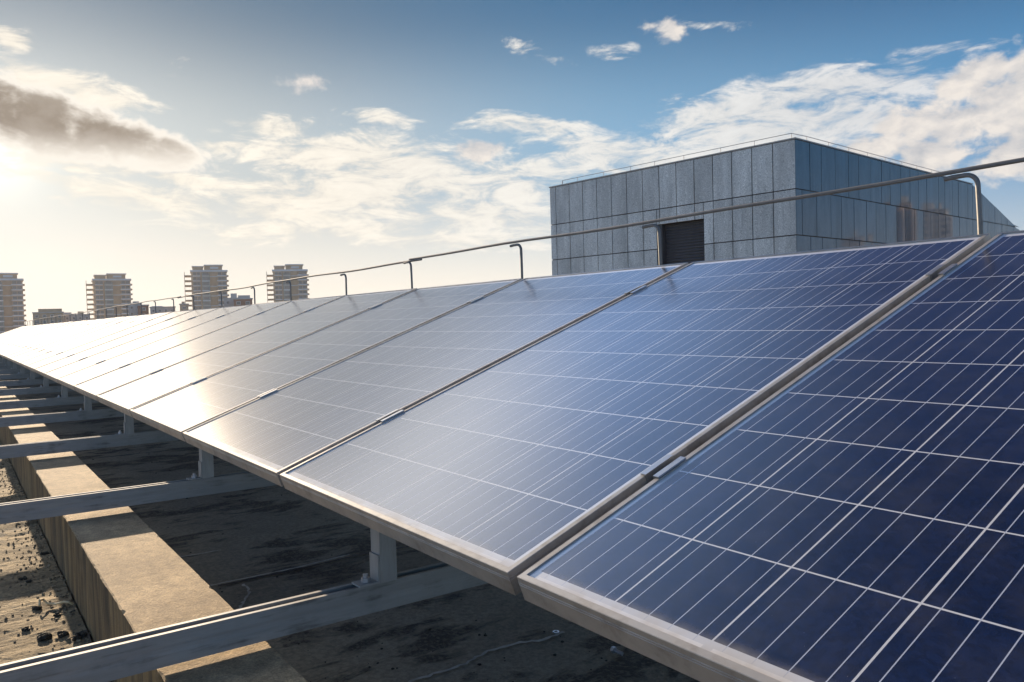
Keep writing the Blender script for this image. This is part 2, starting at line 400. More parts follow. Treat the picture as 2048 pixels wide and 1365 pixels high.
b.inputs['Roughness'].default_value = 0.9
bump(g, b, g.m('ADD', n3, g.m('MULTIPLY', g.noise(p, 40, 6, 0.7), 1.2)), 0.6, 0.004)
M['concrete'] = m
M['moss'] = plain('dry dark moss', (0.035, 0.032, 0.022), 0.95, 0, 0.5, 60)
M['gritstone'] = plain('grit and crumbs', (0.24, 0.19, 0.115), 0.95, 0, 0.7, 25)
M['sealant'] = plain('pale crack filler', (0.44, 0.42, 0.35), 0.9, 0, 0.3, 30)
M['seamdark'] = plain('dark joint mastic', (0.018, 0.017, 0.02), 0.7, 0, 0.3, 30)

# ------------------------------------------------------------------ mesh builder
class MB:
    def __init__(s):
        s.v = []; s.f = []; s.mi = []
    def quad(s, pts, mi=0):
        n = len(s.v); s.v += [tuple(p) for p in pts]
        s.f.append(tuple(range(n, n + len(pts)))); s.mi.append(mi)
    def box(s, x0, x1, y0, y1, z0, z1, mi=0, T=None):
        n = len(s.v)
        c = [(x0, y0, z0), (x1, y0, z0), (x1, y1, z0), (x0, y1, z0), (x0, y0, z1), (x1, y0, z1), (x1, y1, z1), (x0, y1, z1)]
        if T is not None: c = [tuple(T @ Vector(q)) for q in c]
        s.v += c
        for f in ((3, 2, 1, 0), (4, 5, 6, 7), (0, 1, 5, 4), (1, 2, 6, 5), (2, 3, 7, 6), (3, 0, 4, 7)):
            s.f.append(tuple(n + i for i in f)); s.mi.append(mi)
    def prism(s, prof, fn, t0, t1, mi=0):
        """closed profile of 2-D points swept from t0 to t1; fn(a,b,t) -> 3-D"""
        n = len(s.v); k = len(prof)
        s.v += [fn(a, b, t0) for a, b in prof] + [fn(a, b, t1) for a, b in prof]
        for i in range(k):
            j = (i + 1) % k
            s.f.append((n + i, n + j, n + k + j, n + k + i)); s.mi.append(mi)
        s.f.append(tuple(n + i for i in reversed(range(k)))); s.mi.append(mi)
        s.f.append(tuple(n + k + i for i in range(k))); s.mi.append(mi)
    def tube(s, pts, r, seg=10, mi=0, cap=True):
        pts = [Vector(p) for p in pts]
        n0 = len(s.v)
        up = Vector((0, 0, 1))
        prev = None
        for i, p in enumerate(pts):
            d = (pts[min(i + 1, len(pts) - 1)] - pts[max(i - 1, 0)]).normalized()
            if prev is None:
                a = d.cross(up)
                if a.length < 1e-3: a = d.cross(Vector((1, 0, 0)))
                a.normalize()
            else:
                a = (prev - d * prev.dot(d)).normalized()
            prev = a
            b_ = d.cross(a)
            rr = r[i] if hasattr(r, '__len__') else r
            for k in range(seg):
                t = 2 * math.pi * k / seg
                s.v.append(tuple(p + (a * math.cos(t) + b_ * math.sin(t)) * rr))
        for i in range(len(pts) - 1):
            for k in range(seg):
                k2 = (k + 1) % seg
                s.f.append((n0 + i * seg + k, n0 + i * seg + k2, n0 + (i + 1) * seg + k2, n0 + (i + 1) * seg + k)); s.mi.append(mi)
        if cap:
            s.f.append(tuple(n0 + k for k in reversed(range(seg)))); s.mi.append(mi)
            e = n0 + (len(pts) - 1) * seg
            s.f.append(tuple(e + k for k in range(seg))); s.mi.append(mi)
    def build(s, name, mats, parent=None, smooth=False, loc=None):
        me = bpy.data.meshes.new(name)
        me.from_pydata(s.v, [], s.f)
        mats = mats if isinstance(mats, (list, tuple)) else [mats]
        for mm in mats: me.materials.append(mm)
        me.polygons.foreach_set('material_index', s.mi)
        bm = bmesh.new(); bm.from_mesh(me)
        bmesh.ops.recalc_face_normals(bm, faces=bm.faces)
        bm.to_mesh(me); bm.free()
        if smooth:
            for p_ in me.polygons: p_.use_smooth = True
            me.set_sharp_from_angle(angle=R(40))
        o = bpy.data.objects.new(name, me)
        COL.objects.link(o)
        if parent is not None: o.parent = parent
        if loc is not None: o.location = loc
        return o

def tag(o, label=None, cat=None, group=None, kind=None):
    if label: o['label'] = label
    if cat: o['category'] = cat
    if group: o['group'] = group
    if kind: o['kind'] = kind
    return o

def empty(name, loc, rot=(0, 0, 0)):
    o = bpy.data.objects.new(name, None)
    COL.objects.link(o)
    o.location = loc; o.rotation_euler = rot
    o.empty_display_size = 0.1
    return o

def kids(o):
    return [c for c in bpy.data.objects if c.parent is o]
def copy_tree(o, parent=None):
    c = o.copy(); COL.objects.link(c)
    if parent is not None: c.parent = parent
    for ch in kids(o): copy_tree(ch, c)
    return c

WORDS = ['first', 'second', 'third', 'fourth', 'fifth', 'sixth', 'seventh', 'eighth', 'ninth', 'tenth', 'eleventh', 'twelfth',
         'thirteenth', 'fourteenth', 'fifteenth', 'sixteenth', 'seventeenth', 'eighteenth', 'nineteenth', 'twentieth',
         'twenty-first', 'twenty-second', 'twenty-third', 'twenty-fourth', 'twenty-fifth', 'twenty-sixth', 'twenty-seventh',
         'twenty-eighth', 'twenty-ninth', 'thirtieth', 'thirty-first', 'thirty-second', 'thirty-third', 'thirty-fourth', 'thirty-fifth', 'thirty-sixth']

# ------------------------------------------------------------------ roof, kerb, ground
ROOF = -0.515
KT = -0.268
KY0, KY1 = -0.370, -0.160

b_ = MB(); b_.quad([(-2000, -2000, -26), (2000, -2000, -26), (2000, 2000, -26), (-2000, 2000, -26)])
tag(b_.build('ground', M['citygrass']), kind='structure')

b_ = MB(); b_.box(-48, 9, -9, 42, -25.9, ROOF)
tag(b_.build('roof', M['roof']), kind='structure')

# gritty strip: a real relief sheet on the sunlit side of the kerb
def relief(x, y):
    h = mnoise.fractal(Vector((x * 9, y * 3.2, 0.3)), 1.0, 2.0, 5) * 0.006
    h += mnoise.fractal(Vector((x * 38, y * 30, 4.3)), 1.0, 2.0, 4) * 0.0022
    near = max(0.0, 1 - abs(y - KY0) / 0.07)
    h += near * (0.006 + 0.010 * max(0, mnoise.noise(Vector((x * 17, y * 17, 9)))))
    return h + 0.009
b_ = MB()
xs = []
xx = -11.0
while xx < 1.4:
    xs.append(xx)
    xx += 0.010 if -2.7 < xx < 0.2 else 0.03
ys = [-2.4 + 0.09 * i for i in range(16)] + [-1.0 + 0.012 * i for i in range(53)]
for yv in ys:
    for xv in xs:
        b_.v.append((xv, yv, ROOF + max(0.003, relief(xv, yv))))
nx = len(xs)
for j in range(len(ys) - 1):
    for i in range(nx - 1):
        b_.f.append((j * nx + i, j * nx + i + 1, (j + 1) * nx + i + 1, (j + 1) * nx + i)); b_.mi.append(0)
o = b_.build('path', M['grit'])
tag(o, kind='structure')

# kerb: long beam, slightly chipped arrises
b_ = MB()
n0 = 0
L0, L1 = -46.0, 2.4
xs = []
xx = L0
while xx < L1:
    xs.append(xx); xx += 0.02 if xx > -3.5 else (0.06 if xx > -9 else 0.5)
xs.append(L1)
for xv in xs:
    w = lambda k, a=0.0025: (mnoise.noise(Vector((xv * 28, k * 7.1, 0))) + 0.5 * mnoise.noise(Vector((xv * 75, k * 3.3, 1)))) * a
    c1 = 0.0025 + max(0, abs(w(1, 0.009)) - 0.0025); c2 = 0.0025 + max(0, abs(w(2, 0.009)) - 0.0025)
    yw = 0.0013 * xv * 0
    b_.v += [(xv, KY0 + w(3, 0.002), ROOF - 0.02), (xv, KY0 + w(4, 0.002), KT - c1), (xv, KY0 + c1 + w(4, .002), KT + w(5, 0.0003)),
             (xv, (KY0 + KY1) / 2, KT + w(6, 0.0003)), (xv, KY1 - c2, KT + w(7, 0.0003)), (xv, KY1, KT - c2), (xv, KY1, ROOF - 0.02)]
for i in range(len(xs) - 1):
    for k in range(6):
        b_.f.append((i * 7 + k, i * 7 + k + 1, (i + 1) * 7 + k + 1, (i + 1) * 7 + k)); b_.mi.append(0)
b_.f.append(tuple(range(7))); b_.mi.append(0)
b_.f.append(tuple((len(xs) - 1) * 7 + k for k in range(7))); b_.mi.append(0)
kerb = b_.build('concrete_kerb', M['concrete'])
tag(kerb, 'long low concrete kerb running under the steel channels at lower left, sunlit on top', 'kerb')

# screed joints and filled cracks (thin raised ribbons on the roof)
def ribbon(name, pts, w, material, z=0.004, jag=0.3):
    b_ = MB()
    P2 = []
    for i in range(len(pts) - 1):
        a = Vector(pts[i]); c = Vector(pts[i + 1])
        n = max(2, int((c - a).length / 0.015))
        for k in range(n): P2.append(a.lerp(c, k / n))
    P2.append(Vector(pts[-1]))
    for i, p in enumerate(P2):
        d = (P2[min(i + 1, len(P2) - 1)] - P2[max(0, i - 1)]).normalized()
        nrm = Vector((-d.y, d.x))
        p = p + nrm * (random.random() - 0.5) * w * jag * 2
        ww = w * (0.55 + 0.9 * random.random()) * 0.5
        for s_ in (-1, 1):
            b_.v.append((p.x + nrm.x * ww * s_, p.y + nrm.y * ww * s_, ROOF + z))
    for i in range(len(P2) - 1):
        b_.f.append((2 * i, 2 * i + 1, 2 * i + 3, 2 * i + 2)); b_.mi.append(0)
    return tag(b_.build(name, material), kind='structure')
ribbon('roof_joint', [(-1.815, 0.05), (-1.81, 0.34), (-1.83, 0.59), (-1.80, 0.80), (-1.81, 1.6)], 0.013, M['seamdark'], 0.004, 0.1)
ribbon('roof_joint_edge', [(-1.832, -0.10), (-1.827, 0.34), (-1.85, 0.55)], 0.010, M['sealant'], 0.006, 0.2)
ribbon('roof_joint', [(-5.1, -0.1), (-5.1, 2)], 0.018, M['seamdark'], 0.004, 0.1)
ribbon('roof_joint', [(-3.35, -0.1), (-3.37, 2)], 0.014, M['seamdark'], 0.004, 0.1)
ribbon('roof_crack', [(-0.767, 0.20), (-0.773, 0.391), (-0.80, 0.48), (-0.793, 0.565), (-0.765, 0.64), (-0.775, 0.72)], 0.010, M['sealant'], 0.004, 0.5)
ribbon('roof_crack', [(-1.52, 0.02), (-1.57, 0.055), (-1.665, 0.112), (-1.73, 0.125), (-1.776, 0.12)], 0.009, M['sealant'], 0.004, 0.5)
ribbon('roof_crack', [(-2.26, 0.0), (-2.253, 0.10), (-2.25, 0.18)], 0.008, M['sealant'], 0.004, 0.5)

# crumbs on the sunlit strip: uncountable
def lump(b_, c, r, sq=0.7, seed=0):
    n0 = len(b_.v)
    rings, seg = 4, 7
    for i in range(rings + 1):
        th = math.pi * i / rings
        for k in range(seg):
            ph = 2 * math.pi * k / seg + seed
            q = Vector((math.sin(th) * math.cos(ph), math.sin(th) * math.sin(ph), math.cos(th)))
            f = 1 + 0.55 * mnoise.noise(q * 1.6 + Vector((seed * 3.1, seed, 2))) + 0.25 * mnoise.noise(q * 4 + Vector((seed, 2, seed)))
            q = q * r * f
            b_.v.append((c[0] + q.x, c[1] + q.y, c[2] + q.z * sq))
    for i in range(rings):
        for k in range(seg):
            k2 = (k + 1) % seg
            b_.f.append((n0 + i * seg + k, n0 + i * seg + k2, n0 + (i + 1) * seg + k2, n0 + (i + 1) * seg + k)); b_.mi.append(0)
b_ = MB()
for i in range(1900):
    xv = -6.5 + 7.0 * random.random() ** 0.75
    yv = KY0 - 0.004 - (random.expovariate(1 / 0.06) if random.random() < 0.72 else random.random() * 0.7)
    if yv < -1.1: continue
    r_ = 0.0016 + random.expovariate(1 / 0.0028)
    r_ = min(r_, 0.0045)
    lump(b_, (xv, yv, ROOF + relief(xv, yv) + r_ * 0.3), r_, 0.7, random.random() * 50)
tag(b_.build('roof_grit', M['gritstone']), kind='stuff')
b_ = MB()
for i in range(200):
    xv = -1.3 - 5.0 * random.random() ** 1.5 if random.random() < .7 else -1.3 + 0.9 * random.random()
    yv = KY1 + 0.03 + random.random() * 0.85
    r_ = min(0.0012 + random.expovariate(1 / 0.0018), 0.005)
    lump(b_, (xv, yv, ROOF + r_ * 0.3), r_, 0.6, random.random() * 50)
tag(b_.build('roof_crumbs', M['moss']), kind='stuff')

# a few moss clumps large enough to count
for k, (xv, yv, r_) in enumerate([(-1.655, -0.480, 0.017), (-1.64, -0.435, 0.014), (-1.575, -0.402, 0.015), (-1.95, -0.475, 0.011), (-1.765, -0.52, 0.010), (-2.33, -0.49, 0.011), (-2.27, -0.475, 0.009), (-1.83, -0.43, 0.010), (-2.62, -0.40, 0.013)]):
    b_ = MB()
    for q in range(16):
        lump(b_, (random.uniform(-1, 1) * r_ * 0.9, random.uniform(-1, 1) * r_ * 0.9, r_ * random.uniform(0.1, 0.5)), r_ * random.uniform(0.25, 0.62), 0.8, random.random() * 40)
    tag(b_.build('moss_clump', M['moss'], loc=(xv, yv, ROOF + relief(xv, yv))),
        'small dark clump of dried moss on the sunlit gritty roof beside the kerb foot', 'moss', 'moss clumps along the kerb foot')

b_ = MB()
loop = [(-1.935, -0.470, 0.022), (-1.955, -0.468, 0.034), (-1.965, -0.458, 0.030), (-1.952, -0.445, 0.018), (-1.925, -0.425, 0.020), (-1.905, -0.405, 0.028), (-1.895, -0.392, 0.026), (-1.90, -0.380, 0.016)]
b_.tube([(a, c, ROOF + d) for a, c, d in loop], 0.0036, 8)
tag(b_.build('cable_offcut', M['cable'], smooth=True), 'short curled yellowish cable offcut lying on the sunlit grit by the kerb', 'cable')

b_ = MB()
for k in range(20):
    a0 = 2 * math.pi * k / 20; a1 = 2 * math.pi * (k + 1) / 20
    for (r0, z0, r1, z1) in ((0.0095, 0.0, 0.0095, 0.0025), (0.0095, 0.0025, 0.0052, 0.0025), (0.0052, 0.0025, 0.0052, 0.0)):
        b_.quad([(r0 * math.cos(a0), r0 * math.sin(a0), z0), (r0 * math.cos(a1), r0 * math.sin(a1), z0), (r1 * math.cos(a1), r1 * math.sin(a1), z1), (r1 * math.cos(a0), r1 * math.sin(a0), z1)])
tag(b_.build('washer', M['clamp'], loc=(-0.781, 0.699, ROOF + 0.0045)), 'pale steel washer lying flat on the dark roof below the solar panels', 'washer')

b_ = MB()
hexa = [(0.009 * math.cos(math.pi / 3 * k), 0.009 * math.sin(math.pi / 3 * k)) for k in range(6)]
b_.prism(hexa, lambda a, c, t: (t, a, c + 0.009), 0.0, 0.009)
b_.tube([(0.009, 0, 0.009), (0.034, 0.004, 0.007)], 0.005, 8)
tag(b_.build('dropped_bolt', M['bolt'], loc=(-0.586, 0.733, ROOF + 0.003)), 'small dark bolt dropped on the roof near the bottom edge of the picture', 'bolt')

b_ = MB()
N = 40
for k in range(N):
    a0 = 2 * math.pi * k / N; a1 = 2 * math.pi * (k + 1) / N
    f0 = 0.105; f1 = 0.098
    b_.quad([(0, 0, 0.012), (f1 * math.cos(a0), f1 * math.sin(a0), 0.012), (f1 * math.cos(a1), f1 * math.sin(a1), 0.012)])
    b_.quad([(f1 * math.cos(a0), f1 * math.sin(a0), 0.012), (f0 * math.cos(a0), f0 * math.sin(a0), 0.002), (f0 * math.cos(a1), f0 * math.sin(a1), 0.002), (f1 * math.cos(a1), f1 * math.sin(a1), 0.012)])
tag(b_.build('black_disc', M['matte'], loc=(-1.36, 0.655, ROOF)), 'round black disc on the roof beneath the nearest steel channel', 'pad')  # plain low disc in one even black

# ------------------------------------------------------------------ solar panels
TAU = 0.3473926
PITCH = 1.015094
FH = 0.040
prof = [(0.0, -FH), (0.0, -0.0150), (-0.0006, -0.0146), (-0.0006, -0.0138), (0.0, -0.0134), (0.0, -0.0112), (-0.0006, -0.0108), (-0.0006, -0.0100), (0.0, -0.0096), (0.0, -0.0008), (0.0008, 0.0),
        (0.0104, 0.0), (0.0112, -0.0006), (0.0112, -0.0024), (0.0022, -0.0024), (0.0022, -0.0378), (0.028, -0.0378), (0.028, -FH)]
def side(b_, which):
    k = len(prof); n = len(b_.v)
    ends = []
    for e in (0, 1):
        for d, zz in prof:
            if which == 'bottom': q = (d if e == 0 else PW_ - d, d, zz)
            if which == 'top': q = (PW_ - d if e == 0 else d, PL_ - d, zz)
            if which == 'right': q = (PW_ - d, d if e == 0 else PL_ - d, zz)
            if which == 'left': q = (d, PL_ - d if e == 0 else d, zz)
            b_.v.append(q)
    for i in range(k):
        j = (i + 1) % k
        b_.f.append((n + i, n + j, n + k + j, n + k + i)); b_.mi.append(0)
def make_panel():
    root = empty('solar_panel', (0, 0, 0), (TAU, 0, 0))
    b_ = MB()
    for w in ('bottom', 'right', 'top', 'left'): side(b_, w)
    b_.build('frame', M['frame'], root)
    b_ = MB(); b_.box(0.003, PW_ - 0.003, 0.003, PL_ - 0.003, -0.0070, -0.0028)
    b_.build('cell_glass', M['cells'], root)
    b_ = MB(); b_.box(0.44, 0.55, PL_ - 0.22, PL_ - 0.10, -0.030, -0.0075)
    b_.build('junction_box', M['matte'], root)
    return root
N_LEFT = 33
FIRST = 1                       # one more panel beyond the right picture edge
panel0 = make_panel()
LOOK = {0: 'dark navy solar panel nearest the camera, filling the lower right corner',
        1: 'blue solar panel in mid picture, first to the left of the large corner panel',
        2: 'pale blue solar panel, second to the left of the large corner panel',
        3: 'whitish solar panel below the lapped rail joint, third left of the corner panel'}
for k in range(-FIRST, N_LEFT + 1):
    o = panel0 if k == -FIRST else copy_tree(panel0)
    o.location = (-k * PITCH + 0.0231 / 2, 0, 0)
    o.rotation_euler = (TAU + R(random.gauss(0, 0.06)) * (k > 1), R(random.gauss(0, 0.05)) * (k > 1), 0)
    if k in LOOK: lab = LOOK[k]
    elif k < 0: lab = 'solar panel at the right end of the row, just beyond the picture edge'
    elif k == N_LEFT: lab = 'last solar panel at the far left end of the row'
    else: lab = WORDS[k - 1] + ' solar panel to the left of the large corner panel, washed cream by sky glare'
    tag(o, lab, 'solar panel', 'solar panels in one long tilted row')

Rt = Matrix.Rotation(TAU, 4, 'X')
def onp(x, v, n=0.0):
    return Rt @ Vector((x, v, n))

# mid clamps
def make_clamp():
    root = empty('panel_clamp', (0, 0, 0), (TAU, 0, 0))
    hw = 0.0231 / 2
    pr = [(-hw - 0.009, 0.0006), (-hw - 0.009, 0.0036), (-hw + 0.0035, 0.0036), (-hw + 0.0035, -0.020), (hw - 0.0035, -0.020), (hw - 0.0035, 0.0036), (hw + 0.009, 0.0036), (hw + 0.009, 0.0006), (hw - 0.0005, 0.0006), (hw - 0.0005, -0.023), (-hw + 0.0005, -0.023), (-hw + 0.0005, 0.0006)]
    pr = [(a, c + 0.0002) for a, c in pr]
    b_ = MB()
    k = len(pr)
    n = len(b_.v)
    for t in (-0.036, 0.036):
        b_.v += [(a, t, c) for a, c in pr]
    for i in range(k):
        j = (i + 1) % k
        b_.f.append((n + i, n + j, n + k + j, n + k + i)); b_.mi.append(0)
    for e in (0, k):     # end caps as three convex strips
        for q in ((0, 1, 2, 11), (11, 2, 3, 4, 9, 10), (4, 5, 8, 9), (5, 6, 7, 8)):
            b_.f.append(tuple(n + e + i for i in q)); b_.mi.append(0)
    b_.build('clamp_body', M['clamp'], root)
    b_ = MB()
    b_.prism([(0.0055 * math.cos(math.pi / 3 * i), 0.0055 * math.sin(math.pi / 3 * i)) for i in range(6)], lambda a, c, t: (a, c, t), -0.0195, -0.013)
    b_.build('bolt', M['bolt'], root)
    return root
clamp0 = make_clamp()
first = True
for k in range(0, N_LEFT):
    for (v, wd) in ((0.338 + random.uniform(-.012, .012), 'lower'), (1.357 + random.uniform(-.012, .012), 'upper')):
        o = clamp0 if first else copy_tree(clamp0)
        first = False
        p = onp(-k * PITCH, v)
        o.location = p
        if k == 0: lab = wd + ' aluminium clamp on the seam at the left edge of the large corner panel'
        else: lab = wd + ' aluminium clamp on the ' + WORDS[k] + ' panel seam from the right'
        tag(o, lab, 'clamp', 'mid clamps holding the panel frames')

# ------------------------------------------------------------------ steel channels and posts
CH = [-0.643, -2.12, -3.69, -5.24, -6.62, -8.2, -9.79, -11.4] + [-11.4 - 1.545 * i for i in range(1, 15)]
CB, CT = -0.257, -0.195
def make_channel():
    w, h, t = 0.0205, CT - CB, 0.0025
    b_ = MB()
    pr = [(-w, 0), (w, 0), (w, h), (w - 0.0095, h), (w - 0.0095, h - 0.007), (w - 0.0075, h - 0.007), (w - 0.0075, h - t), (w - t, h - t), (w - t, t), (-w + t, t), (-w + t, h - t), (-w + 0.0075, h - t), (-w + 0.0075, h - 0.007), (-w + 0.0095, h - 0.007), (-w + 0.0095, h), (-w, h)]
    # shallow rolled groove along each web
    pr = [(-w, 0), (w, 0), (w, 0.022), (w - 0.0004, 0.028), (w - 0.0004, 0.034), (w, 0.040), (w, h)] + pr[3:] 
    k = len(pr)
    for yv in (-1.35, 2.1):
        b_.v += [(a, yv, c) for a, c in pr]
    for i in range(k):
        j = (i + 1) % k
        b_.f.append((i, j, k + j, k + i)); b_.mi.append(0)
    return b_.build('steel_channel', M['galv'])
ch0 = make_channel()
for i, xv in enumerate(CH):
    o = ch0 if i == 0 else copy_tree(ch0)
    dz = [0, 0.004, 0.006, 0.005, 0.004, 0.006][i] if i < 6 else random.uniform(0.002, 0.006)
    o.location = (xv, 0, CB + dz)
    o.rotation_euler = (0, 0, R([0, -1.2, 0.4, 0.3][i]) if i < 4 else R(random.gauss(0, 0.4)))
    lab = ('galvanised slotted steel channel nearest the camera, crossing the kerb at the bottom left' if i == 0 else
           WORDS[i] + ' galvanised steel channel from the camera, lying across the concrete kerb')
    tag(o, lab, 'steel channel', 'steel channels laid across the kerb')

def make_post():
    root = empty('support_post', (0, 0, 0))
    w, t, H_ = 0.0205, 0.0025, CT - 0.0
    zt = -0.048 - CT
    b_ = MB()
    pr = [(w, -w), (w, w), (w - 0.0095, w) if False else (-w, w), (-w, w - t), (w - t, w - t), (w - t, -w + t), (-w, -w + t), (-w, -w)]
    k = len(pr)
    for zz in (0.0, zt):
        b_.v += [(a, c, zz) for a, c in pr]
    for i in range(k):
        j = (i + 1) % k
        b_.f.append((i, j, k + j, k + i)); b_.mi.append(0)
    # in-turned lips of the open side, with punched slots between
    for sgn in (-1, 1):
        y0, y1 = (w - 0.010, w - t) if sgn > 0 else (-w + t, -w + 0.010)
        b_.box(-w, -w + t, y0, y1, 0, zt)
    zz = 0.02
    while zz < zt - 0.01:
        b_.box(-w + 0.0004, -w + t + 0.0002, -w + 0.010, w - 0.010, zz, zz + 0.016)
        zz += 0.042
    b_.build('post', M['post'], root)
    b_ = MB()
    b_.box(-w + 0.001, w - 0.001, -w - 0.050, -w - 0.0005, 0.0005, 0.0045)
    b_.box(-w + 0.001, w - 0.001, -w - 0.0048, -w - 0.0006, 0.0045, 0.062)
    br = b_.build('bracket', M['post'], root)
    b_ = MB()
    b_.prism([(0.010 * math.cos(math.pi / 3 * i), 0.010 * math.sin(math.pi / 3 * i)) for i in range(6)], lambda a, c, t: (a, c - w - 0.026, t), 0.0046, 0.014)
    b_.tube([(0, -w - 0.026, 0.014), (0, -w - 0.026, 0.022)], 0.0055, 10)
    b_.build('bolt', M['bolt'], br)
    return root
post0 = make_post()
for i, xv in enumerate(CH):
    o = post0 if i == 0 else copy_tree(post0)
    o.location = (xv + (0.0 if i else 0.003), 0.105, CT + (0 if i == 0 else 0.0045))
    o.rotation_euler = (0, 0, R(random.gauss(0, 1.0)))
    lab = ('weathered steel post on the nearest channel under the panel edge, with bolted angle bracket' if i == 0 else
           'weathered steel post standing on the ' + WORDS[i] + ' channel from the camera, under the panel edge')
    tag(o, lab, 'post', 'short posts holding up the lower panel edge')
def beam(yv, v):
    z0 = math.tan(TAU) * yv - FH / math.cos(TAU)
    b_ = MB()
    w = 0.0205
    prb = [(-w, -0.040), (w, -0.040), (w, -0.001 + w * math.tan(TAU)), (-w, -0.001 - w * math.tan(TAU))]
    b_.prism([(yv + a, z0 + c) for a, c in prb], lambda a, c, t: (t, a, c), -33.4, 2.1)
    return b_
tag(beam(0.105, 0).build('support_beam', M['galv']), 'steel beam under the lower edge of the panel row, resting on the short posts', 'beam')
tag(beam(1.35, 0).build('support_beam', M['galv']), 'steel beam under the upper part of the panel row, hidden behind the panels', 'beam')

# ------------------------------------------------------------------ lightning rail behind the panels
rail = empty('lightning_rail', (-3.0, 1.582, 0.56))
tag(rail, 'thin weathered steel rail on hooked posts running behind the top edge of the panel row', 'rail')
RO = Vector((-3.0, 1.582, 0.56))
def rloc(p): return Vector(p) - RO
segs = [(2.6, -3.20, 0.738), (-3.06, -8.98, 0.728), (-8.84, -15.2, 0.738), (-15.06, -21.3, 0.728), (-21.16, -27.4, 0.738), (-27.26, -33.2, 0.728)]
for (a, c, zz) in segs:
    pts = []
    n = 30
    for i in range(n + 1):
        xv = a + (c - a) * i / n
        pts.append(rloc((xv, 1.582 + 0.004 * math.sin(xv * 1.7), zz + 0.0035 * math.sin(xv * 2.3 + 1) + 0.002 * math.sin(xv * 5.1))))
    b_ = MB(); b_.tube(pts, 0.0062, 10)
    b_.build('rail_rod', M['rod'], rail, smooth=True)
hx = [1.0, -0.045, -1.19, -2.085, -3.175, -4.12, -5.20, -6.11] + [-k * PITCH - random.uniform(0.02, 0.14) for k in range(7, 33)]
for xv in hx:
    zr = 0.738
    for (a, c, zz) in segs:
        if c <= xv <= a: zr = zz; break
    zr += 0.0035 * math.sin(xv * 2.3 + 1) + 0.002 * math.sin(xv * 5.1)
    lean = random.uniform(-0.012, 0.010)
    top = zr - 0.0150
    rb = 0.030
    pts = [(xv, 1.583, 0.46), (xv + lean * 0.5, 1.583, 0.60), (xv + lean, 1.583, top - rb)]
    for q in range(1, 7):
        t = math.pi / 2 * q / 6
        pts.append((xv + lean - rb * (1 - math.cos(t)), 1.583, top - rb + rb * math.sin(t)))
    pts.append((xv + lean - rb - 0.028, 1.583, top)); pts.append((xv + lean - rb - 0.055, 1.583, top - 0.002))
    b_ = MB(); b_.tube([rloc(p) for p in pts], 0.0064, 10)
    b_.build('hooked_post', M['rod'], rail, smooth=True)

# ------------------------------------------------------------------ stone clad building
S = 4.0 / 3.0
DL = Vector((-0.9933939, -0.11475437, 0)); DR = Vector((-0.11475437, 0.9933939, 0))
KC = Vector((0.93869, -0.66434, 0.37936)) + (Vector((-8.201, 12.687, 3.627)) - Vector((0.93869, -0.66434, 0.37936))) * S
yaw = math.atan2(-DL.y, -DL.x)
# local frame: +x = -DL (towards the corner), origin at the corner on the roof, +y = DR (away)
ZT = KC.z - ROOF
bld = empty('stone_clad_building', (KC.x, KC.y, ROOF), (0, 0, yaw))
tag(bld, 'grey stone clad rooftop building with a dark shutter door and sloping right roofline', 'building')
LW = 6.585 * S
# core
b_ = MB()
ye, ye2 = 9.60 * S, 19.0
zs = ZT + 0.02
sl = 1.055 / 4.22
core_y = [(0.06, 0.06), (ye, 0)]
dx0, dx1 = -3.283 * S, -2.064 * S          # door opening
dz1 = ZT - 1.29 * S
def poly_prism(b_, pts, x0, x1):
    n = len(b_.v); k = len(pts)
    b_.v += [(x0, a, c) for a, c in pts] + [(x1, a, c) for a, c in pts]
    for i in range(k):
        j = (i + 1) % k
        b_.f.append((n + i, n + j, n + k + j, n + k + i)); b_.mi.append(0)
    b_.f.append(tuple(n + i for i in range(k))); b_.mi.append(0)
    b_.f.append(tuple(n + k + i for i in range(k))); b_.mi.append(0)
body = [(0.26, 0), (ye2, 0), (ye2, ZT - 0.02 - sl * (ye2 - ye)), (ye, ZT - 0.02), (0.26, ZT - 0.02)]
poly_prism(b_, body, -LW + 0.03, -0.03)
b_.box(-LW + 0.03, dx0 - 0.004, 0.035, 0.26, 0, ZT - 0.02)
b_.box(dx1 + 0.004, -0.03, 0.035, 0.26, 0, ZT - 0.02)
b_.box(dx0 - 0.004, dx1 + 0.004, 0.035, 0.26, dz1 + 0.004, ZT - 0.02)
b_.build('core_wall', M['joint'], bld)
# left face slabs
cols = [0, 0.468, 0.922, 1.377, 1.824, 2.281, 2.739, 3.194, 3.653, 4.111, 4.565, 5.021, 5.472, 5.916, 6.382, 6.585]
rows = [0.0, 0.942, 1.822, 2.72, 3.60, ZT / S]
def slab(b_, x0, x1, z0, z1, J=0.014):
    if x1 - x0 < 0.03 or z1 - z0 < 0.03: return
    b_.box(x0 + J, x1 - J, random.uniform(-0.002, 0.002), 0.036, z0 + J, z1 - J)
b_ = MB()
for r_ in range(len(rows) - 1):
    z1 = ZT - rows[r_] * S; z0 = ZT - rows[r_ + 1] * S
    off = 0.0 if r_ == 0 else 0.012
    for c_ in range(len(cols) - 1):
        x1 = -cols[c_] * S; x0 = -cols[c_ + 1] * S
        if x1 <= dx0 + 1e-3 or x0 >= dx1 - 1e-3 or z0 >= dz1:
            slab(b_, x0, x1, z0, z1)
        else:
            if x0 < dx0: slab(b_, x0, dx0, z0, z1)
            if x1 > dx1: slab(b_, dx1, x1, z0, z1)
            if z1 > dz1: slab(b_, max(x0, dx0), min(x1, dx1), dz1, z1)
b_.build('granite_front', M['granite'], bld)
